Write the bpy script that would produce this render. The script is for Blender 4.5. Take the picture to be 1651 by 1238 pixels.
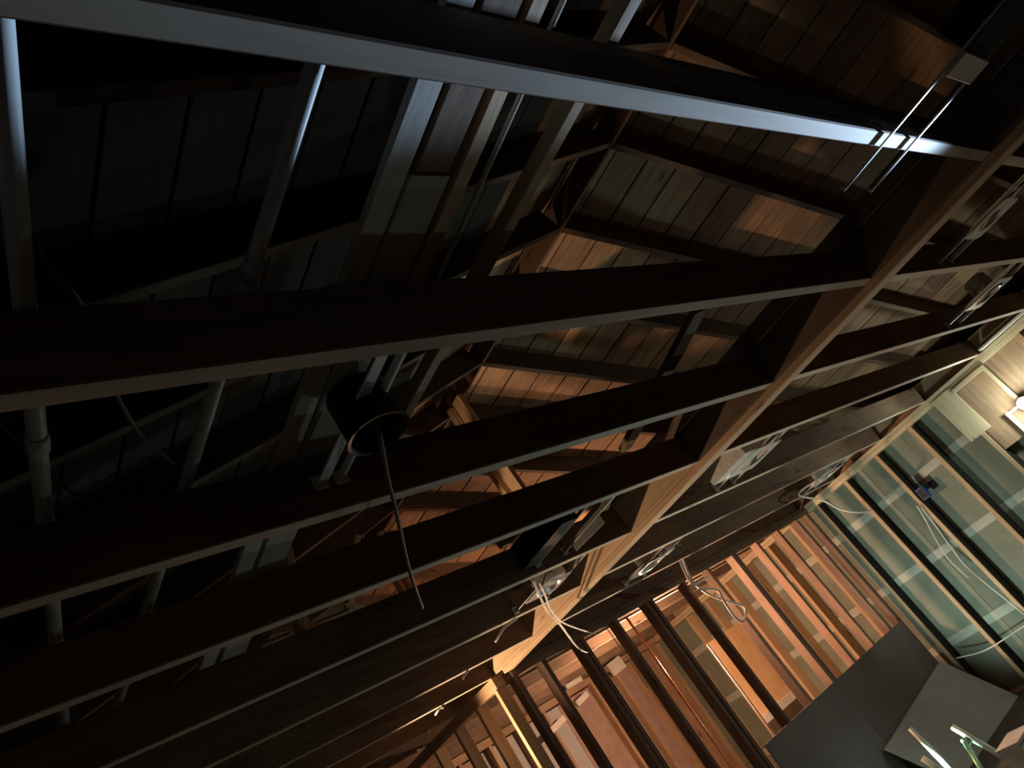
import bpy, bmesh, math, random
from mathutils import Vector, Matrix
random.seed(7)
for o in list(bpy.data.objects): bpy.data.objects.remove(o)
scn = bpy.context.scene
COL = scn.collection

# ------------------------------------------------------------------ camera
CAM = Vector((0, 0, 1.6))
RIGHT = Vector((0.72639, -0.42719, -0.53840))
DOWN = Vector((-0.14767, 0.66807, -0.72930))
FWD = Vector((0.67123, 0.60926, 0.42219))
cd = bpy.data.cameras.new('camera'); cam = bpy.data.objects.new('camera', cd); COL.objects.link(cam)
cd.sensor_width = 36; cd.lens = 36 * 1240 / 1651; cd.clip_start = 0.02
m = Matrix((RIGHT, -DOWN, -FWD)).transposed().to_4x4(); m.translation = CAM
cam.matrix_world = m
scn.camera = cam

# ------------------------------------------------------------------ world, exposure
w = bpy.data.worlds.new('world'); scn.world = w; w.use_nodes = True
w.node_tree.nodes['Background'].inputs[0].default_value = (0.5, 0.6, 0.8, 1)
w.node_tree.nodes['Background'].inputs[1].default_value = 0.002
scn.view_settings.view_transform = 'Standard'; scn.view_settings.look = 'None'
scn.view_settings.gamma = 1; scn.view_settings.exposure = 0.0
scn.view_settings.use_curve_mapping = False

# ------------------------------------------------------------------ lights
def point(name, loc, col, power, r=0.06):
    l = bpy.data.lights.new(name, 'POINT'); l.energy = power; l.color = col; l.shadow_soft_size = r
    o = bpy.data.objects.new(name, l); o.location = loc; COL.objects.link(o); return o
def spot(name, loc, target, col, power, angle, blend=0.4, r=0.04):
    l = bpy.data.lights.new(name, 'SPOT'); l.energy = power; l.color = col; l.spot_size = math.radians(angle)
    l.spot_blend = blend; l.shadow_soft_size = r
    o = bpy.data.objects.new(name, l); o.location = loc; COL.objects.link(o)
    o.rotation_euler = (Vector(target) - Vector(loc)).to_track_quat('-Z', 'Y').to_euler(); return o
WARM = (1.0, 0.53, 0.31); COOL = (0.80, 1.0, 0.86); BLUE = (0.52, 0.72, 1.0)
point('warm_bulb_next_room', (5.63, 5.40, 2.05), WARM, 480, 0.05)
spot('warm_hall_light', (2.3, 5.7, 1.5), (3.2, 3.9, 2.5), (1.0, 0.62, 0.36), 480, 50, 0.6, 0.05)
spot('cool_work_light', (5.7, 4.05, 0.2), (7.7, 3.2, 1.5), COOL, 150, 85, 0.6, 0.08)
point('floor_work_light', (2.9, 2.6, 0.30), (0.95, 1.0, 0.90), 9, 0.05)
spot('mint_fill_light', (5.5, 4.1, 0.25), (3.7, 3.0, 2.45), (0.62, 1.0, 0.90), 75, 52, 0.5, 0.05)  # unseen extra lamp, added to brighten the light housings
spot('blue_joist_fill', (4.0, 0.40, 2.15), (2.0, 0.40, 2.45), BLUE, 850, 11, 0.9, 0.02)  # unseen lamp without a fixture, beam shaped to light one joist's underside

# ------------------------------------------------------------------ materials
MATS = {}
def new_mat(name):
    mt = bpy.data.materials.new(name); mt.use_nodes = True; MATS[name] = mt
    nt = mt.node_tree; return mt, nt, nt.nodes['Principled BSDF']
def wood(name, c0, c1, rough=0.75, scale=9.0, var=0.25, bump=0.25, knots=True):
    mt, nt, bs = new_mat(name); N = nt.nodes; L = nt.links
    tc = N.new('ShaderNodeTexCoord'); oi = N.new('ShaderNodeObjectInfo')
    mp = N.new('ShaderNodeMapping'); mp.inputs['Scale'].default_value = (0.09 * scale, scale, scale)
    add = N.new('ShaderNodeVectorMath'); add.operation = 'ADD'
    mul = N.new('ShaderNodeMath'); mul.operation = 'MULTIPLY'; mul.inputs[1].default_value = 37.0
    cmb = N.new('ShaderNodeCombineXYZ')
    L.new(oi.outputs['Random'], mul.inputs[0])
    for i in range(3): L.new(mul.outputs[0], cmb.inputs[i])
    L.new(tc.outputs['Object'], add.inputs[0]); L.new(cmb.outputs[0], add.inputs[1]); L.new(add.outputs[0], mp.inputs['Vector'])
    n1 = N.new('ShaderNodeTexNoise'); n1.inputs['Scale'].default_value = 3.0; n1.inputs['Detail'].default_value = 6; n1.inputs['Roughness'].default_value = 0.62
    n1.inputs['Distortion'].default_value = 0.6
    L.new(mp.outputs[0], n1.inputs['Vector'])
    n2 = N.new('ShaderNodeTexNoise'); n2.inputs['Scale'].default_value = 2.3; n2.inputs['Detail'].default_value = 3
    L.new(add.outputs[0], n2.inputs['Vector'])
    mixf = N.new('ShaderNodeMix'); mixf.data_type = 'FLOAT'; mixf.inputs[0].default_value = 0.4
    L.new(n1.outputs[0], mixf.inputs[2]); L.new(n2.outputs[0], mixf.inputs[3])
    cr = N.new('ShaderNodeValToRGB'); cr.color_ramp.elements[0].position = 0.33; cr.color_ramp.elements[1].position = 0.67
    cr.color_ramp.elements[0].color = (*c0, 1); cr.color_ramp.elements[1].color = (*c1, 1)
    L.new(mixf.outputs[0], cr.inputs[0])
    hsv = N.new('ShaderNodeHueSaturation')
    mr = N.new('ShaderNodeMapRange'); mr.inputs[3].default_value = 1 - var; mr.inputs[4].default_value = 1 + var
    L.new(oi.outputs['Random'], mr.inputs[0]); L.new(mr.outputs[0], hsv.inputs['Value'])
    col = cr.outputs[0]
    if knots:
        v = N.new('ShaderNodeTexVoronoi'); v.inputs['Scale'].default_value = 2.2
        mk = N.new('ShaderNodeMapping'); mk.inputs['Scale'].default_value = (0.8, 2.5, 2.5)
        L.new(add.outputs[0], mk.inputs[0]); L.new(mk.outputs[0], v.inputs['Vector'])
        kr = N.new('ShaderNodeValToRGB'); kr.color_ramp.elements[0].position = 0.05; kr.color_ramp.elements[1].position = 0.10
        kr.color_ramp.elements[0].color = (0.35, 0.3, 0.26, 1); kr.color_ramp.elements[1].color = (1, 1, 1, 1)
        L.new(v.outputs['Distance'], kr.inputs[0])
        mx = N.new('ShaderNodeMix'); mx.data_type = 'RGBA'; mx.blend_type = 'MULTIPLY'; mx.inputs[0].default_value = 1
        L.new(cr.outputs[0], mx.inputs[6]); L.new(kr.outputs[0], mx.inputs[7]); col = mx.outputs[2]
    L.new(col, hsv.inputs['Color']); L.new(hsv.outputs[0], bs.inputs['Base Color'])
    bs.inputs['Roughness'].default_value = rough
    bp = N.new('ShaderNodeBump'); bp.inputs['Strength'].default_value = bump; bp.inputs['Distance'].default_value = 0.004
    L.new(n1.outputs[0], bp.inputs['Height']); L.new(bp.outputs[0], bs.inputs['Normal'])
    return mt
def plain(name, col, rough=0.6, metal=0.0, c2=None, nscale=6.0, bump=0.0):
    mt, nt, bs = new_mat(name); N = nt.nodes; L = nt.links
    tc = N.new('ShaderNodeTexCoord'); n = N.new('ShaderNodeTexNoise'); n.inputs['Scale'].default_value = nscale; n.inputs['Detail'].default_value = 5
    L.new(tc.outputs['Object'], n.inputs['Vector'])
    c2 = c2 or tuple(x * 0.75 for x in col)
    cr = N.new('ShaderNodeValToRGB'); cr.color_ramp.elements[0].color = (*c2, 1); cr.color_ramp.elements[1].color = (*col, 1)
    cr.color_ramp.elements[0].position = 0.3; cr.color_ramp.elements[1].position = 0.7
    L.new(n.outputs[0], cr.inputs[0]); L.new(cr.outputs[0], bs.inputs['Base Color'])
    bs.inputs['Roughness'].default_value = rough; bs.inputs['Metallic'].default_value = metal
    if bump:
        bp = N.new('ShaderNodeBump'); bp.inputs['Strength'].default_value = bump; bp.inputs['Distance'].default_value = 0.003
        L.new(n.outputs[0], bp.inputs['Height']); L.new(bp.outputs[0], bs.inputs['Normal'])
    return mt
wood('joist_wood', (0.10, 0.066, 0.044), (0.24, 0.165, 0.11), 0.85)
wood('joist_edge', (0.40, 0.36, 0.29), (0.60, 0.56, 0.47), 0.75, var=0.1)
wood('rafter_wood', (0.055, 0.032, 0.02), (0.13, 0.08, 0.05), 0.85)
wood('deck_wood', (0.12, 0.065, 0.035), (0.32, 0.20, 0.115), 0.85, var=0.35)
wood('rafter_shaded', (0.03, 0.018, 0.012), (0.075, 0.047, 0.03), 0.85)  # rafter wood darkened for the unlit left slope
wood('pale_lumber', (0.50, 0.42, 0.27), (0.68, 0.60, 0.42), 0.7, var=0.1)
wood('deck_shaded', (0.010, 0.008, 0.007), (0.028, 0.021, 0.016), 0.9, var=0.35)  # roof boards with the left slope's darkness put into the colour
wood('new_lumber', (0.42, 0.28, 0.16), (0.62, 0.46, 0.29), 0.7, var=0.15)
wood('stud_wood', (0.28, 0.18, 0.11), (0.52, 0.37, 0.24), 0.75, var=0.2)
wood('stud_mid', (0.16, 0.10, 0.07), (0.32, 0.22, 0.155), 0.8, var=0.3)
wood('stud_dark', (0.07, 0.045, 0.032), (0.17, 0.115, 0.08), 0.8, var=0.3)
wood('grey_plank', (0.36, 0.36, 0.33), (0.56, 0.56, 0.52), 0.8, var=0.15)
wood('strand_board', (0.60, 0.38, 0.18), (0.88, 0.62, 0.36), 0.7, scale=25, var=0.05, knots=False)
plain('green_sheathing', (0.25, 0.29, 0.235), 0.75, c2=(0.18, 0.215, 0.17), nscale=4, bump=0.1)
plain('paper_tape', (0.50, 0.56, 0.50), 0.6)
plain('galvanised_steel', (0.72, 0.76, 0.76), 0.36, 0.55, nscale=30)
plain('lit_steel', (0.80, 0.85, 0.90), 0.4, 0.1)  # steel with the bluish light on the hanger bar in its colour
plain('black_metal', (0.012, 0.012, 0.013), 0.5, 0.4)
plain('dull_steel', (0.30, 0.30, 0.30), 0.5, 0.9)
plain('white_sheath', (0.88, 0.87, 0.80), 0.45)
plain('grey_sheath', (0.16, 0.14, 0.12), 0.6)
plain('white_paint', (0.80, 0.79, 0.74), 0.55)
plain('stud_shade', (0.010, 0.010, 0.010), 0.9)  # black for the painted shade on the stud sides
plain('grey_pipe', (0.50, 0.54, 0.56), 0.4)
plain('blue_plastic', (0.03, 0.10, 0.35), 0.4)
plain('copper', (0.85, 0.42, 0.28), 0.3, 1.0)
plain('dark_board', (0.18, 0.165, 0.17), 0.85, c2=(0.13, 0.118, 0.122), nscale=3)
plain('grey_board', (0.44, 0.47, 0.48), 0.8, c2=(0.38, 0.41, 0.42))
plain('concrete', (0.10, 0.095, 0.09), 0.85, c2=(0.06, 0.06, 0.055))
plain('mint_metal', (0.66, 0.84, 0.78), 0.5, 0.1)
plain('green_metal', (0.35, 0.75, 0.50), 0.4, 0.2)
plain('pink_board', (0.42, 0.30, 0.26), 0.7)
mt, nt, bs = new_mat('lit_bulb'); bs.inputs['Emission Color'].default_value = (0.85, 1, 0.95, 1); bs.inputs['Emission Strength'].default_value = 12

# ------------------------------------------------------------------ helpers
def link(o, parent=None):
    COL.objects.link(o)
    if parent is not None: o.parent = parent
    return o
def struct(name, label=None):
    o = bpy.data.objects.new(name, None); o.empty_display_size = 0.1; o['kind'] = 'structure'; return link(o)
def thing(name, label, cat, loc=(0, 0, 0), rotz=0.0, group=None):
    o = bpy.data.objects.new(name, None); o.empty_display_size = 0.05; link(o)
    o.location = loc; o.rotation_euler = (0, 0, rotz); o['label'] = label; o['category'] = cat
    if group: o['group'] = group
    return o
def tag(o, label, cat, group=None):
    o['label'] = label; o['category'] = cat
    if group: o['group'] = group
    return o
def mesh_obj(name, verts, faces, mat, parent=None, smooth=False):
    me = bpy.data.meshes.new(name); me.from_pydata(verts, [], faces); me.update()
    bm = bmesh.new(); bm.from_mesh(me); bmesh.ops.recalc_face_normals(bm, faces=bm.faces); bm.to_mesh(me); bm.free()
    if smooth:
        for p in me.polygons: p.use_smooth = True
    me.materials.append(MATS[mat])
    return link(bpy.data.objects.new(name, me), parent)
LUMBER = {}
def lumber_mesh(L, wd, th, mat, ch):
    k = (round(L, 3), round(wd, 4), round(th, 4), mat, ch)
    if k not in LUMBER:
        a, b = wd / 2, th / 2; c = min(ch, a * 0.45, b * 0.45)
        prof = [(a - c, -b), (a, -b + c), (a, b - c), (a - c, b), (-a + c, b), (-a, b - c), (-a, -b + c), (-a + c, -b)]
        vs = [(-L / 2, y, z) for y, z in prof] + [(L / 2, y, z) for y, z in prof]
        fs = [tuple(range(8)), tuple(range(15, 7, -1))] + [(i, (i + 1) % 8, (i + 1) % 8 + 8, i + 8) for i in range(8)]
        me = bpy.data.meshes.new('lumber'); me.from_pydata(vs, [], fs); me.update()
        bm = bmesh.new(); bm.from_mesh(me); bmesh.ops.recalc_face_normals(bm, faces=bm.faces); bm.to_mesh(me); bm.free()
        me.materials.append(MATS[mat]); LUMBER[k] = me
    return LUMBER[k]
def lumber(name, p0, p1, wd, th, mat, parent=None, up=(0, 0, 1), ch=0.003):
    """board from p0 to p1 (centre line); th is measured along up, wd across it"""
    p0, p1 = Vector(p0), Vector(p1); d = p1 - p0; L = d.length; x = d.normalized(); u = Vector(up)
    y = u.cross(x).normalized(); z = x.cross(y)
    o = bpy.data.objects.new(name, lumber_mesh(L, wd, th, mat, ch)); link(o, parent)
    M = Matrix((x, y, z)).transposed().to_4x4(); M.translation = (p0 + p1) / 2
    o.matrix_local = M
    return o
def box(name, lo, hi, mat, parent=None, ch=0.002):
    """axis-aligned chamfered box, long axis first"""
    lo, hi = Vector(lo), Vector(hi); s = hi - lo; c = (lo + hi) / 2
    ax = max(range(3), key=lambda i: s[i]); e = Vector((0, 0, 0)); e[ax] = s[ax] / 2
    if ax == 2: return lumber(name, c - e, c + e, s[1], s[0], mat, parent, up=(1, 0, 0), ch=ch)
    return lumber(name, c - e, c + e, s[1 - ax], s[2], mat, parent, up=(0, 0, 1), ch=ch)
def smooth_path(pts, n=6):
    pts = [Vector(p) for p in pts]
    if len(pts) < 3: return pts
    out = []
    P = [pts[0] * 2 - pts[1]] + pts + [pts[-1] * 2 - pts[-2]]
    for i in range(1, len(P) - 2):
        for k in range(n):
            t = k / n; a, b, c, d = P[i - 1], P[i], P[i + 1], P[i + 2]
            out.append(0.5 * ((2 * b) + (c - a) * t + (2 * a - 5 * b + 4 * c - d) * t * t + (3 * b - a - 3 * c + d) * t ** 3))
    out.append(pts[-1]); return out
def tube(name, pts, r, mat, parent=None, sides=8, smooth=True, n=6, flat=1.0):
    P = smooth_path(pts, n); vs = []; fs = []
    ref = None
    for i, p in enumerate(P):
        t = (P[min(i + 1, len(P) - 1)] - P[max(i - 1, 0)]).normalized()
        if ref is None: ref = t.orthogonal().normalized()
        ref = (ref - t * ref.dot(t)).normalized(); b = t.cross(ref)
        for k in range(sides):
            a = 2 * math.pi * k / sides
            vs.append(p + ref * math.cos(a) * r + b * math.sin(a) * r * flat)
    for i in range(len(P) - 1):
        for k in range(sides):
            fs.append((i * sides + k, i * sides + (k + 1) % sides, (i + 1) * sides + (k + 1) % sides, (i + 1) * sides + k))
    fs.append(tuple(range(sides))); fs.append(tuple(range((len(P) - 1) * sides, len(P) * sides)))
    o = mesh_obj(name, vs, fs, mat, parent)
    if smooth:
        for p in o.data.polygons: p.use_smooth = len(p.vertices) == 4
    return o
def lathe(name, prof, mat, parent=None, seg=28, loc=(0, 0, 0), axis='Z', smooth=True):
    vs = []; fs = []; n = len(prof)
    for k in range(seg):
        a = 2 * math.pi * k / seg
        for r, z in prof: vs.append((r * math.cos(a), r * math.sin(a), z))
    for k in range(seg):
        for i in range(n - 1):
            fs.append((k * n + i, ((k + 1) % seg) * n + i, ((k + 1) % seg) * n + i + 1, k * n + i + 1))
    o = mesh_obj(name, vs, fs, mat, parent, smooth); o.location = loc; return o
F_PX = 1240.0
def ray(px, py): return RIGHT * ((px - 825.5) / F_PX) + DOWN * ((py - 619.0) / F_PX) + FWD
def at(px, py, **k):
    """the point of a known plane of the house (x=, y= or z=) that lies along a sight line"""
    d = ray(px, py); (a, v), = k.items(); i = 'xyz'.index(a)
    return CAM + d * ((v - CAM[i]) / d[i])

# ------------------------------------------------------------------ dimensions of the house (metres)
XL, XR, YB, YF = -1.0, 7.7, -3.6, 9.4      # inner faces of outside walls
ZB, ZT = 2.45, 2.62                       # joist underside / top
YE = 4.62                                 # near face of the stud wall between the rooms
XP = 3.25                                 # strongback and partition line
T = math.tan(math.radians(18.4)); XRIDGE = 3.5
def zr(x): return 2.60 + (8.0 - XRIDGE - abs(x - XRIDGE)) * T   # rafter underside

# ------------------------------------------------------------------ floor
fl = struct('floor')
box('floor_slab', (XL - 0.3, YB - 0.3, -0.12), (XR + 0.4, YF + 0.3, 0.0), 'concrete', fl)

# ------------------------------------------------------------------ ceiling joists
ceil = struct('ceiling')
JY = [-1.41, -0.80, -0.19, 0.412, 1.017, 1.652, 2.248, 2.893, 3.48, 4.13, 4.735, 5.35, 5.96, 6.57, 7.18, 7.79, 8.4, 9.0]
for i, y in enumerate(JY):
    zt = ZT + random.uniform(-0.006, 0.006)
    jo = box('joist', (XL - 0.1, y - 0.0235, ZB), (XR + 0.35, y + 0.0235, zt), 'joist_wood', ceil, ch=0.004)
    me = jo.data
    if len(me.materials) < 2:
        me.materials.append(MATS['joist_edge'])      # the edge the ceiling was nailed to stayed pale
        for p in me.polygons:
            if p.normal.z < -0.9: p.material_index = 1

# strongback: a flat board nailed up under the joists, blocking between them, a board on edge on top
sb = thing('strongback', 'long flat board nailed across under the joists with upright blocking above it', 'beam', (XP, 0, ZB))
lumber('flat_board', (0.03, -3.4, -0.019), (0.03, 4.60, -0.019), 0.09, 0.038, 'new_lumber', sb, ch=0.003)
lumber('edge_board', (-0.01, -3.4, 0.215), (-0.01, 4.70, 0.215), 0.038, 0.085, 'joist_wood', sb)
for a, b in zip(JY[:-1], JY[1:]):
    if b < 4.8:
        lumber('blocking', (0.0, a + 0.024, 0.085), (0.0, b - 0.024, 0.085), 0.038, 0.168, 'new_lumber' if a > 2.2 else 'joist_wood', sb)

# ------------------------------------------------------------------ roof
roof = struct('roof')
RY = [-3.3 + 0.6 * k for k in range(22)]
CT = math.cos(math.radians(18.4)); RD = 0.17
for i, y in enumerate(RY):
    for s in (1, -1):
        xe = XRIDGE + s * 4.9
        up = Vector((s * math.sin(math.radians(18.4)), 0, CT))
        a = Vector((XRIDGE + s * 0.02, y, zr(XRIDGE))) + up * RD / 2
        b = Vector((xe, y, 2.60 + (8.0 - XRIDGE - 4.9) * T)) + up * RD / 2
        lumber('rafter', a, b, 0.042, RD, 'rafter_wood' if s > 0 else 'rafter_shaded', roof, up=up)
box('ridge_board', (XRIDGE - 0.012, YB - 0.1, zr(XRIDGE) + 0.0), (XRIDGE + 0.012, YF + 0.1, zr(XRIDGE) + 0.15), 'rafter_wood', roof)
bw = 0.235
for s in (1, -1):
    up = Vector((s * math.sin(math.radians(18.4)), 0, CT)); sl = Vector((s * CT, 0, -math.sin(math.radians(18.4))))
    base = Vector((XRIDGE, 0, zr(XRIDGE))) + up * (RD + 0.011)
    n = int(5.2 / bw)
    for k in range(n):
        cuts = [YB - 0.3] + sorted(random.choice(RY[2:-2]) for _ in range(2)) + [YF + 0.3]
        for c0, c1 in zip(cuts[:-1], cuts[1:]):
            if c1 - c0 < 0.3: continue
            p = base + sl * ((k + 0.5) * bw + 0.004 - T * (RD + 0.011)) + up * random.uniform(0, 0.004)
            gap = random.uniform(0.004, 0.014)
            lumber('roof_board', p + Vector((0, c0 + 0.002, 0)), p + Vector((0, c1 - 0.002, 0)), bw - gap, 0.02, 'deck_shaded' if (s < 0 and k > 2) else 'deck_wood', roof, up=up)
    # felt above the boards
    q = base + up * 0.02
    a, b = q - sl * T * (RD + 0.031), q + sl * 5.2
    vs = [a + Vector((0, YB - 0.3, 0)), a + Vector((0, YF + 0.3, 0)), b + Vector((0, YF + 0.3, 0)), b + Vector((0, YB - 0.3, 0))]
    vs += [v + up * 0.006 for v in vs]
    mesh_obj('roof_felt', vs, [(0, 1, 2, 3), (7, 6, 5, 4), (0, 4, 5, 1), (1, 5, 6, 2), (2, 6, 7, 3), (3, 7, 4, 0)], 'dark_board', roof)
# a pair of king posts under the ridge, and posts further back
for y, wy in ((3.655, 0.11), (3.785, 0.055), (5.55, 0.09), (5.43, 0.045), (7.35, 0.09)):
    lumber('king_post', (XRIDGE - 0.05, y, ZT - 0.05), (XRIDGE - 0.05, y, zr(XRIDGE - 0.05) + 0.02), wy, 0.04, 'new_lumber', roof, up=(1, 0, 0))
for y in (4.85, 6.65):
    lumber('collar_tie', (2.35, y + 0.045, 3.62), (4.65, y + 0.045, 3.62), 0.03, 0.09, 'rafter_wood', roof)
for x0, y0, x1, y1, z1 in ((1.9, 4.2, 2.5, 4.2, 3.55), (2.0, 5.4, 2.9, 5.4, 3.6), (5.0, 4.8, 4.4, 4.8, 3.6), (1.55, 3.6, 1.75, 3.6, 3.35)):
    lumber('roof_brace', (x0, y0, ZT), (x1, y1, z1), 0.04, 0.085, 'new_lumber', roof, up=(0, 1, 0))

# ------------------------------------------------------------------ gable walls (closed, dark)
for nm, y0 in (('wall_back', YB - 0.12), ('wall_front', YF + 0.02)):
    g = struct(nm)
    prof = [(XL - 0.15, 0), (XR + 0.25, 0), (XR + 0.25, 2.7), (XRIDGE, 4.3), (XL - 0.15, 2.7)]
    vs = [(x, y0, z) for x, z in prof] + [(x, y0 + 0.1, z) for x, z in prof]
    n = len(prof)
    mesh_obj('gable_panel', vs, [tuple(range(n)), tuple(range(2 * n - 1, n - 1, -1))] + [(i, (i + 1) % n, (i + 1) % n + n, i + n) for i in range(n)], 'deck_wood', g)
wl = struct('wall_left')
box('wall_panel', (XL - 0.12, YB, 0), (XL - 0.02, YF, 2.75), 'grey_board', wl)

# ------------------------------------------------------------------ outside wall on the right: studs, sheathing, tape, plates
wr = struct('wall_right')
SD = 0.14
EY = [-3.3, -2.9, -2.5, -2.1, -1.7, -1.3, -0.9, -0.5, -0.1, 0.3, 0.75, 1.15, 1.9, 2.30, 2.72, 3.17, 3.62, 4.06, 4.50, 4.92, 5.33, 5.74, 6.15, 6.56, 6.97, 7.38, 7.79, 8.2, 8.6, 9.0]
for y in EY:
    box('stud', (XR, y - 0.02, 0.04), (XR + SD, y + 0.02, 2.37), 'new_lumber', wr)
    if 2.5 < y < 4.6: box('stud_shade_strip', (XR + 0.012, y - 0.0245, 0.05), (XR + SD, y - 0.0205, 2.36), 'stud_shade', wr, ch=0.0005)  # thin black strip paints the shade on the stud's unlit side
for a in [YB + 1.25 * k for k in range(11)]:
    for z0, z1 in ((0.0, 0.62), (0.624, 1.32), (1.324, 1.98), (1.984, 2.62)):
        box('sheathing_panel', (XR + SD + 0.002, a, z0), (XR + SD + 0.016, min(a + 1.246, YF), z1), 'green_sheathing', wr, ch=0.001)
for z in (0.62, 1.32, 1.98):
    for a, b in zip(EY[:-1], EY[1:]):
        if a > 0.5 and a < 7:
            box('seam_tape', (XR + SD - 0.0005, a + 0.022, z - 0.04), (XR + SD + 0.0015, b - 0.022, z + 0.04), 'paper_tape', wr, ch=0.0002)
for z in (0.0,):
    box('bottom_plate', (XR, YB, z), (XR + SD, YF, z + 0.04), 'stud_wood', wr)
cuts = [YB, -0.2, 2.27, 3.72, 4.62, 7.2, YF]
for a, b in zip(cuts[:-1], cuts[1:]):
    box('top_plate', (XR - random.uniform(0, 0.012), a, 2.372), (XR + SD, b - 0.004, 2.41), 'pale_lumber', wr)
for a, b in ((YB, 1.4), (1.4, 3.3), (3.3, 6.1), (6.1, YF)):
    box('top_plate', (XR - random.uniform(0, 0.012), a, 2.412), (XR + SD, b - 0.004, 2.45), 'pale_lumber', wr)
# framed panel under the plate beside the lamp
box('header', (XR - 0.018, 2.62, 1.92), (XR - 0.002, 2.84, 2.40), 'pale_lumber', wr)
box('header_frame', (XR - 0.03, 2.30, 2.33), (XR - 0.002, 2.62, 2.365), 'pale_lumber', wr)
box('header_frame', (XR - 0.03, 2.27, 1.95), (XR - 0.002, 2.30, 2.365), 'pale_lumber', wr)
box('infill_board', (XR + 0.03, 2.32, 1.7), (XR + 0.042, 2.70, 2.37), 'stud_wood', wr)
box('infill_board', (XR + 0.03, 1.92, 0.3), (XR + 0.042, 2.28, 2.37), 'stud_wood', wr)
box('ledger_strip', (XR - 0.03, 2.42, 0.8), (XR - 0.002, 2.455, 1.93), 'white_paint', wr)
box('ledger_strip', (XR - 0.028, 2.08, 1.90), (XR - 0.004, 2.42, 1.925), 'white_paint', wr)
box('daylight_strip', (XR - 0.11, 1.70, 2.455), (XR - 0.014, 2.18, 2.475), 'white_paint', wr)  # white board standing in for daylight through the eave gap
# boxed eave blocking between joists above the plate
for a, b in zip(JY[:-1], JY[1:]):
    box('eave_blocking', (XR + 0.05, a + 0.025, ZB), (XR + 0.085, b - 0.025, ZT), 'stud_wood', wr)

SD = 0.09
# ------------------------------------------------------------------ stud wall between the rooms
we = struct('wall_end')
for z in (2.37, 2.41):
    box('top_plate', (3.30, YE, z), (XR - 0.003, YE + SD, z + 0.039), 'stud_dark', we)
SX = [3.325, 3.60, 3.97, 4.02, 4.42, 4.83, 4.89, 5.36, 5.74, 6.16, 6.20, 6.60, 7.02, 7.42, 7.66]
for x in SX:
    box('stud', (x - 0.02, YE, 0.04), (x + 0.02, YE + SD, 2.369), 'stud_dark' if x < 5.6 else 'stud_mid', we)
box('bottom_plate', (3.30, YE, 0), (XR - 0.003, YE + SD, 0.039), 'stud_dark', we)
for a, b in ((4.95, 6.18), (6.185, 7.40), (7.405, 7.64)):
    box('dark_panel', (a, YE - 0.016, 0.02), (b, YE - 0.002, 1.03), 'dark_board', we)
# partition that runs on beyond it
wp = struct('wall_partition')
for z in (2.37, 2.41):
    box('top_plate', (XP - 0.05, YE + 0.095, z), (XP + 0.04, 7.6, z + 0.039), 'new_lumber', wp)
for y in (4.75, 5.08, 5.48, 5.9, 6.32, 6.75, 7.2, 7.55):
    box('stud', (XP - 0.05, y - 0.02, 0.04), (XP + 0.04, y + 0.02, 2.369), 'new_lumber', wp)
box('bottom_plate', (XP - 0.05, YE + 0.095, 0), (XP + 0.04, 7.6, 0.039), 'stud_wood', wp)
# far wall of the next room
wf = struct('wall_far')
for x in [3.5 + 0.41 * k for k in range(11)]:
    box('stud', (x - 0.02, 7.62, 0.04), (x + 0.02, 7.71, 2.37), 'stud_wood', wf)
for x0, x1, z0, z1, mt_ in ((3.4, 4.6, 0.04, 2.36, 'pink_board'), (4.604, 5.82, 0.04, 2.36, 'grey_board'), (5.824, 7.04, 0.04, 2.36, 'pink_board'), (7.044, 7.68, 0.04, 2.36, 'stud_wood')):
    box('wall_board', (x0, 7.715, z0), (x1, 7.728, z1), mt_, wf)
box('top_plate', (3.4, 7.62, 2.371), (XR - 0.003, 7.71, 2.449), 'stud_wood', wf)
box('bottom_plate', (3.4, 7.62, 0), (XR - 0.003, 7.71, 0.039), 'stud_wood', wf)

# ------------------------------------------------------------------ things lying on the joists
def board_thing(name, label, p0, p1, wd, th, mat, up=(0, 0, 1), cat='board', group=None):
    o = lumber(name, p0, p1, wd, th, mat, None, up=up); return tag(o, label, cat, group)
zt = ZT + 0.008
board_thing('attic_lumber', 'dusty brown board lying across the joists left of the slanting board', at(1128, 497, z=2.66), at(1008, 722, z=2.66), 0.07, 0.03, 'joist_wood')
board_thing('attic_lumber', 'short bright tan offcut on the joists low in the picture', at(512, 985, z=2.66), at(580, 990, z=2.66), 0.09, 0.038, 'new_lumber')
board_thing('attic_lumber', 'pale tan offcut end over the joists left of the bright one', at(418, 1050, z=2.66), at(452, 1012, z=2.66), 0.10, 0.038, 'new_lumber')
board_thing('attic_lumber', 'tan offcut lying on the joists beside the black light can', at(632, 700, z=2.66), at(690, 712, z=2.66), 0.05, 0.038, 'new_lumber')
board_thing('attic_lumber', 'tan board end on the joists above the boxed light housing', at(808, 880, z=2.66), at(832, 855, z=2.66), 0.05, 0.038, 'new_lumber')
def long_pipe(label, p0, p1, r, cuts):
    p0, p1 = Vector(p0), Vector(p1)
    t = thing('attic_pipe', label, 'pipe', p0)
    tube('pipe_run', [Vector((0, 0, 0)), p1 - p0], r, 'grey_pipe', t, sides=16)
    for c in cuts:
        d = (p1 - p0); u = d.normalized()
        tube('coupling', [d * c - u * 0.025, d * c + u * 0.025], r * 1.22, 'grey_pipe', t, sides=16)
    return t
long_pipe('straight grey pipe lying across the joists left of the pale planks', (0.665, 0.25, zt + 0.017), (0.625, 3.2, zt + 0.017), 0.016, (0.24, 0.7))
board_thing('attic_plank', 'narrow pale plank lying across the joists beside the wide grey plank', (0.87, 0.25, zt + 0.01), (0.93, 3.3, zt + 0.01), 0.06, 0.02, 'grey_plank', cat='plank')
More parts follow.
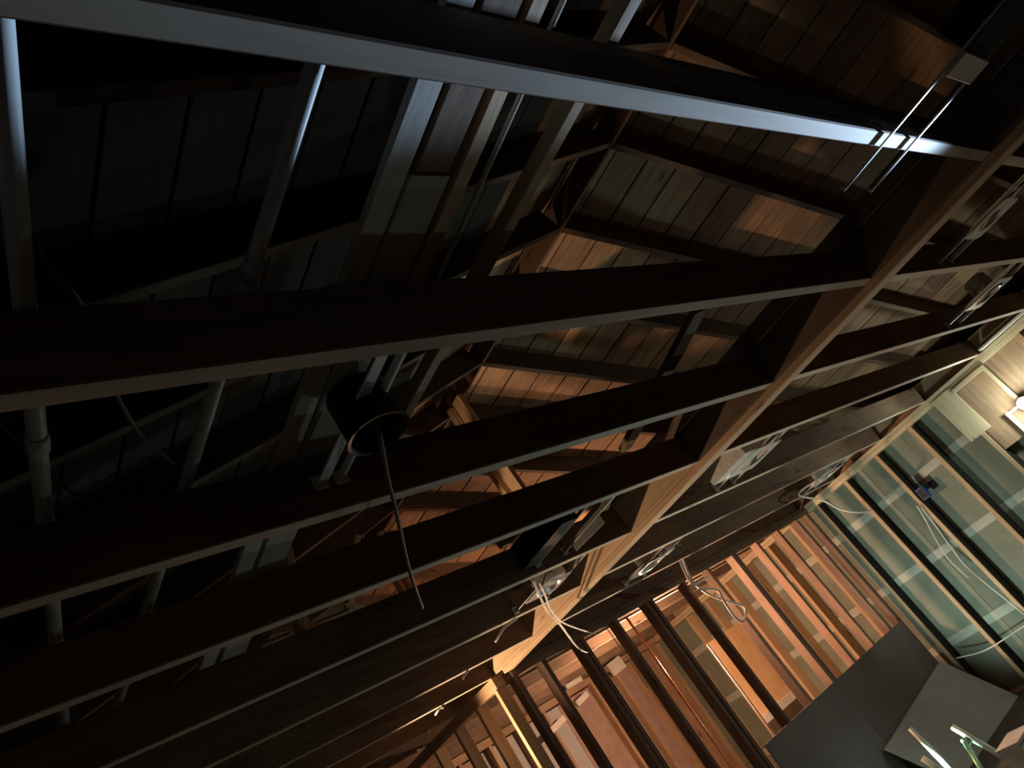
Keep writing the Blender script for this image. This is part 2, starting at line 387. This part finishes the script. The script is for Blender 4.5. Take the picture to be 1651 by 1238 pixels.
board_thing('attic_plank', 'wide pale grey plank on the joists, broken short near the top', (0.965, 0.72, zt + 0.01), (1.03, 3.3, zt + 0.01), 0.10, 0.02, 'grey_plank', cat='plank')
board_thing('attic_plank', 'short brown plank end behind the lit joist, butted to the grey plank', (0.955, 0.25, zt + 0.01), (0.965, 0.71, zt + 0.01), 0.085, 0.02, 'joist_wood', cat='plank')
board_thing('attic_lumber', 'tan two-by-four on the joists right of the grey planks', (1.035, 0.25, zt + 0.02), (1.065, 1.1, zt + 0.02), 0.04, 0.038, 'new_lumber')
board_thing('attic_lumber', 'thin pale lath running across the joist tops in the attic', (1.09, 0.25, zt + 0.006), (1.12, 1.0, zt + 0.006), 0.008, 0.012, 'grey_plank')
board_thing('attic_lumber', 'tan strip of lumber on the joists right of the thin lath', (1.27, 0.3, zt + 0.02), (1.25, 1.62, zt + 0.02), 0.035, 0.038, 'new_lumber')
long_pipe('slanting grey pipe at the far left edge of the attic', (0.215, 0.3, zt + 0.018), (0.47, 3.0, zt + 0.018), 0.018, (0.4,))

# ------------------------------------------------------------------ recessed light housings hung between the joists
def plate_mesh(name, a, b, hole, th, mat, parent, cx=0.0):
    """rectangular plate with a round hole"""
    n = 32; vs = []; fs = []
    for z in (0, th):
        for k in range(n):
            an = 2 * math.pi * k / n; c, s_ = math.cos(an), math.sin(an)
            t = 1 / max(abs(c) / a, abs(s_) / b)
            vs.append((c * t, s_ * t, z)); vs.append((cx + c * hole, s_ * hole, z))
    for k in range(n):
        i, j = 2 * k, 2 * ((k + 1) % n); q = 2 * n
        fs += [(i, j, j + 1, i + 1), (q + i, q + i + 1, q + j + 1, q + j), (i, q + i, q + j, j), (i + 1, j + 1, q + j + 1, q + i + 1)]
    return mesh_obj(name, vs, fs, mat, parent)
def jbox(parent, lo, hi, mat):
    jb = box('junction_box', lo, hi, mat, parent, ch=0.004)
    # knockouts on the faces, as sub-parts in the box's own frame
    me = jb.data; inv = jb.matrix_local.inverted()
    c = (Vector(lo) + Vector(hi)) / 2; s_ = Vector(hi) - Vector(lo)
    for dx, dy, dz, nv in ((0, 0, -1, 'z'), (-1, 0, 0, 'x'), (0, -1, 0, 'y')):
        for k in (-1, 1):
            off = Vector((dx * s_.x / 2, dy * s_.y / 2, dz * s_.z / 2))
            if nv == 'x': off += Vector((0, k * s_.y * 0.24, 0))
            else: off += Vector((k * s_.x * 0.24, 0, 0))
            nrm = Vector((dx, dy, dz)); t1 = nrm.orthogonal().normalized(); t2 = nrm.cross(t1)
            vs = []; nn = 12
            for h in (-0.001, 0.003):
                for q in range(nn):
                    an = 2 * math.pi * q / nn
                    vs.append(inv @ (c + off + nrm * h + (t1 * math.cos(an) + t2 * math.sin(an)) * 0.011))
            fs = [tuple(range(nn)), tuple(range(nn, 2 * nn))] + [(q, (q + 1) % nn, (q + 1) % nn + nn, q + nn) for q in range(nn)]
            mesh_obj('knockout', vs, fs, 'dull_steel', jb)
    return jb
def fixture(label, x, y0, y1, z=ZB + 0.03, half=0.10, can=True, can_mat='galvanised_steel', bar_w=0.012, bar_mat='galvanised_steel',
            boxed=None, jb=None, plate=(0.13, 0.13), py=0.0, over=0.0, bars=(0, 0), rail=True, bz=0.0, bw2=None):
    yc = (y0 + y1) / 2
    t = thing('recessed_light_housing', label, 'light fixture', (x, yc, z), 0, 'recessed light housings between the joists')
    L = (y1 - y0) / 2
    for k, s_ in enumerate((-1, 1)):
        bx = s_ * half; bwk = bw2 if (bw2 and s_ > 0) else bar_w
        hb = lumber('hanger_bar', (bx, -L - over + bars[k], 0.01 + bz), (bx, L + over, 0.01 + bz), bwk, 0.006, bar_mat, t, ch=0.001)
        if rail: lumber('bar_rail', (bx - s_ * bwk * 0.5, -L - over + bars[k], 0.018 + bz), (bx - s_ * bwk * 0.5, L + over, 0.018 + bz), 0.002, 0.02, bar_mat, t, ch=0.0005)
        for e in (-1, 1):
            lumber('nail_flange', (bx - 0.02, e * (L - 0.003), 0.018 + bz), (bx + 0.02, e * (L - 0.003), 0.018 + bz), 0.003, 0.045 if rail else 0.012, bar_mat, t, ch=0.0008)
    if plate:
        p = plate_mesh('mounting_plate', plate[0], plate[1], min(plate) * 0.72, 0.002, bar_mat if can_mat == 'black_metal' else 'galvanised_steel', t)
        p.location = (0, py, 0.0)
    if can:
        r = 0.075
        cn = lathe('can', [(r + 0.008, -0.006), (r + 0.008, -0.001), (r, 0.0), (r, 0.13), (r * 0.75, 0.145), (0.0, 0.145), (0.0, 0.142), (r * 0.72, 0.142), (r - 0.003, 0.128), (r - 0.003, -0.004), (r + 0.008, -0.006)], can_mat, t, loc=(0, py, 0))
        so = lathe('socket', [(0.0, 0.075), (0.018, 0.075), (0.022, 0.10), (0.022, 0.14), (0.0, 0.14)], 'white_paint', cn, seg=14)
    if boxed:
        bx0, bx1, by0, by1, hh, bm_ = boxed
        box('housing_box', (bx0, by0, 0.004), (bx1, by1, hh), bm_, t, ch=0.004)
    if jb:
        jbox(t, jb[0], jb[1], jb[2])
    return t
fixture('light housing with pale end plate hanging under the brightly lit top joist', 2.40, -0.17, 0.58, z=ZB - 0.018, half=0.095, can=False, plate=None, bar_w=0.009, rail=False)
t0 = bpy.data.objects['recessed_light_housing']
box('end_plate', (-0.095, -0.07, -0.004), (0.095, 0.0, 0.006), 'white_paint', t0)
box('housing_box', (-0.09, -0.36, 0.004), (0.09, -0.07, 0.10), 'black_metal', t0)
fixture('black round light can with wide grey hanger bar and dangling dark cable', 0.985, 1.042, 1.627, z=ZB + 0.015, half=0.032, can_mat='black_metal', bar_w=0.032, bw2=0.010, bar_mat='lit_steel', bz=0.055, plate=None)
fixture('dark boxed light housing with slim bars left of the slanting board', 2.62, 2.273, 2.868, half=0.10, can=False, plate=None, boxed=(-0.22, -0.105, -0.13, 0.27, 0.13, 'black_metal'))
t2 = bpy.data.objects['recessed_light_housing.002']
lumber('side_plate', (0.10, -0.05, -0.012), (0.10, 0.22, 0.0), 0.004, 0.06, 'galvanised_steel', t2)
fixture('shiny light can and junction box with white cables hanging from it', 2.83, 2.918, 3.455, z=ZB + 0.012, half=0.12, jb=((-0.16, -0.16, -0.02), (-0.03, -0.03, 0.06), 'galvanised_steel'), plate=(0.12, 0.11), py=0.06)
fixture('bright silver boxed light housing right of the slanting board', 4.22, 2.273, 2.868, z=ZB + 0.012, half=0.10, can=False, plate=(0.16, 0.15), boxed=(-0.28, -0.02, -0.15, 0.17, 0.10, 'galvanised_steel'))
fixture('round silver light can just above the open stud wall', 4.33, 3.505, 4.105, z=ZB + 0.012, half=0.11, jb=((0.0, -0.12, -0.01), (0.10, -0.02, 0.05), 'galvanised_steel'), plate=(0.12, 0.12), py=0.1)
fixture('small silver light housing near the corner of the two stud walls', 7.15, 3.505, 4.105, z=ZB + 0.006, half=0.10, can=True, plate=(0.14, 0.14), jb=((-0.24, -0.10, 0.0), (-0.12, 0.06, 0.08), 'galvanised_steel'), py=0.05)
fixture('light housing up near the eave beside the bright wall lamp', 5.72, 1.042, 1.627, z=ZB + 0.02, half=0.12, can=True, plate=(0.14, 0.14))
fixture('light housing bars at the right edge below the top joist', 4.15, 0.437, 0.992, z=ZB + 0.02, half=0.08, can=False, plate=(0.10, 0.12))

# ------------------------------------------------------------------ cables
def cable(label, pts, r=0.004, mat='white_sheath', name='cable', group=None, cat='cable'):
    return tag(tube(name, pts, r, mat), label, cat, group)
cable('longer white cable looping down from the junction box to the stud wall', [at(859, 933, z=2.46), at(870, 960, z=2.41), at(882, 984, z=2.37), at(900, 1003, z=2.33), at(930, 1042, z=2.27), at(947, 1052, z=2.26), at(961, 1045, z=2.28)], 0.006)
cable('shorter white cable hanging beside it and bending towards the top plate', [at(869, 937, z=2.46), at(880, 962, z=2.42), at(889, 984, z=2.38), at(910, 1005, z=2.345), at(961, 1023, z=2.31)], 0.005)
cable('bright white cable tangle looping in front of the open stud wall', [at(1096, 877, y=4.1), at(1102, 905, y=4.3), at(1118, 938, y=4.5), at(1140, 956, y=4.55), at(1168, 968, y=4.56), at(1200, 978, y=4.55), at(1200, 1000, y=4.55), at(1186, 996, y=4.55), at(1168, 970, y=4.54), at(1156, 951, y=4.53), at(1128, 950, y=4.53)], 0.011)
cable('white cable pair hanging straight down to the cable tangle', [at(1092, 878, y=4.1), at(1098, 908, y=4.3), at(1116, 942, y=4.5), at(1130, 936, y=4.52), at(1142, 930, y=4.53)], 0.010)
cable('white cable sagging from the corner light housing to the green wall', [Vector((6.97, 3.84, 2.47)), at(1287, 797, y=3.95), at(1325, 806, y=4.02), at(1352, 820, y=4.0), at(1380, 826, y=3.95), at(1405, 824, x=7.838)], 0.009)
cable('white cable clipped down the side of the wall stud below the blue box', [at(1484, 817, x=7.68), at(1510, 850, x=7.69), at(1535, 885, x=7.69), at(1565, 920, x=7.69), at(1651, 990, x=7.69)], 0.007)
cable('loose white cable curving away below the blue electrical box', [at(1478, 815, x=7.66), at(1492, 838, x=7.66), at(1507, 867, x=7.65), at(1530, 902, x=7.64), at(1562, 932, x=7.63)], 0.006)
cable('thin pale wire strung low between the corner and the right wall', [at(1542, 1061, x=7.62), at(1589, 1048, x=7.66), at(1645, 1013, x=7.68), at(1690, 985, x=7.68)], 0.006)
cable('dark cable dangling from the black light can', [at(600, 672, z=2.52), at(612, 700, z=2.47), at(625, 770, z=2.42), at(640, 830, z=2.38), at(655, 900, z=2.34), at(668, 945, z=2.31), at(681, 980, z=2.29)], 0.006, 'grey_sheath')
cable('grey cable drooping over the joists in the dark left corner', [at(2, 150, z=2.68), at(20, 270, z=2.68), at(60, 400, z=2.66), at(130, 490, z=2.65), at(160, 560, z=2.65), at(190, 640, z=2.65), at(230, 705, z=2.65), at(280, 747, z=2.64)], 0.005, 'grey_sheath')
cable('grey cable crossing the slanting pipe at the left edge', [at(-10, 670, z=2.68), at(30, 715, z=2.68), at(60, 745, z=2.68), at(110, 790, z=2.665), at(150, 810, z=2.64)], 0.005, 'grey_sheath')
for lab, pts in (('bent white cable end under the joist left of the slanting board', [(832, 997), (815, 1010), (806, 1022), (799, 1034)]),
                 ('tiny white cable end nearest the lower tip of the slanting board', [(755, 1080), (750, 1087), (746, 1094)]),
                 ('short white cable end hooked under a joist at the bottom', [(714, 1141), (708, 1142), (702, 1152)]),
                 ('curled white cable end at the bottom beside the tan plate', [(691, 1178), (688, 1195), (683, 1205), (672, 1210)])):
    zz = 2.44
    cable(lab, [at(px, py, z=zz - 0.012 * k) for k, (px, py) in enumerate(pts)], 0.007)

# ------------------------------------------------------------------ electrical box on the wall stud
eb = thing('electrical_box', 'blue plastic electrical box nailed to a stud of the green wall', 'electrical box', (7.70, 3.53, 1.83))
box('box_body', (-0.005, -0.03, -0.06), (0.06, 0.045, 0.06), 'blue_plastic', eb)
box('box_opening', (-0.008, -0.022, -0.048), (-0.004, 0.037, 0.048), 'black_metal', eb)
eb2 = box('knockout_hole', (XR + 0.1365, 3.42, 1.80), (XR + 0.1395, 3.49, 1.93), 'black_metal')
eb2.name = 'dark_patch'; tag(eb2, 'black square felt patch on the green wall beside the blue box', 'patch')

# ------------------------------------------------------------------ wall lamp at the right edge
lp = at(1652, 650, x=7.60)
lt = thing('clamp_lamp', 'glaring white clamp lamp fixed to the right wall', 'lamp', lp); lt.scale = (0.7, 0.7, 0.7)
lathe('bulb', [(0.0, -0.04), (0.02, -0.036), (0.034, -0.02), (0.038, 0.0), (0.03, 0.025), (0.016, 0.045), (0.014, 0.06), (0.0, 0.06)], 'lit_bulb', lt, seg=20)
rf = lathe('reflector', [(0.085, 0.0), (0.075, 0.03), (0.045, 0.06), (0.02, 0.07), (0.02, 0.10), (0.0, 0.10)], 'galvanised_steel', lt, seg=28)
for o in (rf, lt.children[0]): o.rotation_euler = (0, math.radians(75), 0)
tube('clamp', [(0.09, 0, 0), (0.11, 0, 0), (0.13, 0, 0.03)], 0.012, 'dull_steel', lt)
spot('clamp_lamp_light', lp + Vector((-0.09, 0, 0)), lp + Vector((-2, 0.05, 0.12)), (0.95, 1.0, 0.82), 24, 150, 0.5, 0.05)
point('clamp_lamp_glow', lp + Vector((-0.10, 0, 0)), (0.95, 1.0, 0.84), 14, 0.04)

# ------------------------------------------------------------------ low right corner
gs = mesh_obj('grey_sheet', [(6.05, 4.57, 0.42), (7.64, 4.57, 0.55), (7.64, 4.20, 0.0), (6.05, 4.20, 0.0), (6.05, 4.585, 0.425), (7.64, 4.585, 0.555), (7.64, 4.216, 0.0), (6.05, 4.216, 0.0)],
    [(0, 1, 2, 3), (7, 6, 5, 4), (0, 4, 5, 1), (1, 5, 6, 2), (2, 6, 7, 3), (3, 7, 4, 0)], 'grey_board')
tag(gs, 'plain grey board leaning low against the dark wall panel in the corner', 'board')
def to_floor(p, q):
    d = (q - p); return p + d * ((0.0 - p.z) / d.z)
st = thing('light_stand', 'pale metal stand with slim tubes at the lower right', 'stand', (6.2, 3.9, 0))
O = Vector((6.2, 3.9, 0))
def stick(name, a, b, r, mat):
    return tube(name, [Vector(a) - O, Vector(b) - O], r, mat, st, sides=10)
p, q = at(1467, 1174, y=4.05), at(1530, 1238, y=4.0); stick('pole', p, to_floor(p, q), 0.021, 'mint_metal')
p, q = at(1487, 1222, y=4.0), at(1520, 1245, y=3.95); stick('lower_pole', p, to_floor(p, q), 0.024, 'mint_metal')
st2 = thing('folding_stand', 'mint green metal arm with a hinged branch in the bottom right corner', 'stand', (6.3, 3.7, 0))
O2 = Vector((6.3, 3.7, 0)); st_, O_ = st, O
st, O = st2, O2
p, q = at(1536, 1172, y=3.85), at(1651, 1240, y=3.55); stick('arm', p, to_floor(p, q), 0.023, 'mint_metal')
p, q = at(1556, 1197, y=3.80), at(1582, 1240, y=3.75); stick('branch', p, to_floor(p, q), 0.020, 'green_metal')
p, q = at(1552, 1192, y=3.815), at(1562, 1200, y=3.79); stick('hinge', p, q, 0.024, 'green_metal')
c0, c1, c2 = at(1640, 1194, y=3.30), at(1618, 1216, y=3.30), at(1690, 1222, y=3.30)
wb = thing('white_crate', 'white box at the very bottom right corner of the picture', 'box', (c0.x, 3.30, 0))
box('box_body', (-0.02, 0.0, 0.0), (0.26, 0.17, c0.z - 0.02), 'white_paint', wb)
box('lid', (-0.03, -0.01, c0.z - 0.02), (0.27, 0.18, c0.z), 'white_paint', wb)

# ------------------------------------------------------------------ seen through the studs, in the next room
YR = 7.6
YS = 6.25
a, b, c = at(1138, 1038, y=YS), at(1199, 998, y=YS), at(1291, 1116, y=YS)
sp = thing('strand_board_sheet', 'bright orange strand board sheet standing behind the open studs', 'board', ((a.x + b.x) / 2, YS, 0))
hw = (b.x - a.x)
lumber('sheet', (0, 0, 0.0), (0, 0, b.z), hw, 0.018, 'strand_board', sp, up=(0, 1, 0))
lumber('white_batten', (-hw / 2, -0.016, c.z + 0.03), (hw / 2, -0.016, c.z + 0.03), 0.012, 0.09, 'white_paint', sp)
lumber('dark_lower_board', (0, -0.018, 0.0), (0, -0.018, c.z - 0.02), hw, 0.012, 'stud_dark', sp, up=(0, 1, 0))
for px0, py0, px1, py1, wd in ((906, 1098, 931, 1084, 0.22), (984, 1081, 1003, 1066, 0.16), (880, 1187, 910, 1157, 0.07), (930, 1135, 947, 1118, 0.07), (1186, 1010, 1205, 1000, 0.05)):
    p, q = at(px0, py0, y=YR - 0.02), at(px1, py1, y=YR - 0.02)
    lumber('white_board', p, q, 0.03, wd, 'white_paint', wf, up=(0, 0, 1))  # loose white boards glimpsed through the bays, added as parts of this wall
def pipe(label, px, py, y, z0, z1, r, mat, name='pipe', cat='pipe'):
    p = at(px, py, y=y); return tag(tube(name, [(p.x, y, z0), (p.x, y, z1)], r, mat, sides=12), label, cat)
pipe('upright copper pipe behind the open stud wall', 1110, 1138, 5.2, 0.0, 2.44, 0.012, 'copper')
pipe('upright white conduit behind the studs left of the strand board panel', 1180, 1092, 5.0, 0.0, at(1140, 1040, y=5.0).z, 0.009, 'white_paint', 'conduit', 'conduit')
pipe('thin white wire hanging from the top plate between two dark studs', 1028, 1085, 4.69, at(1045, 1110, y=4.69).z, 2.372, 0.004, 'white_paint', 'hanging_wire', 'wire')

hl = thing('hanging_lamp', 'bare glowing bulb hanging under the ceiling of the next room', 'lamp', (5.63, 5.40, 2.05))
lathe('bulb', [(0.0, -0.05), (0.022, -0.044), (0.034, -0.025), (0.036, -0.005), (0.026, 0.02), (0.015, 0.04), (0.0, 0.045)], 'lit_bulb', hl, seg=20)
lathe('socket', [(0.0, 0.04), (0.02, 0.04), (0.022, 0.085), (0.012, 0.10), (0.0, 0.10)], 'white_paint', hl, seg=16)
tube('cord', [(0, 0, 0.09), (0.0, -0.01, 0.25), (0, -0.04, 0.402)], 0.004, 'white_sheath', hl)
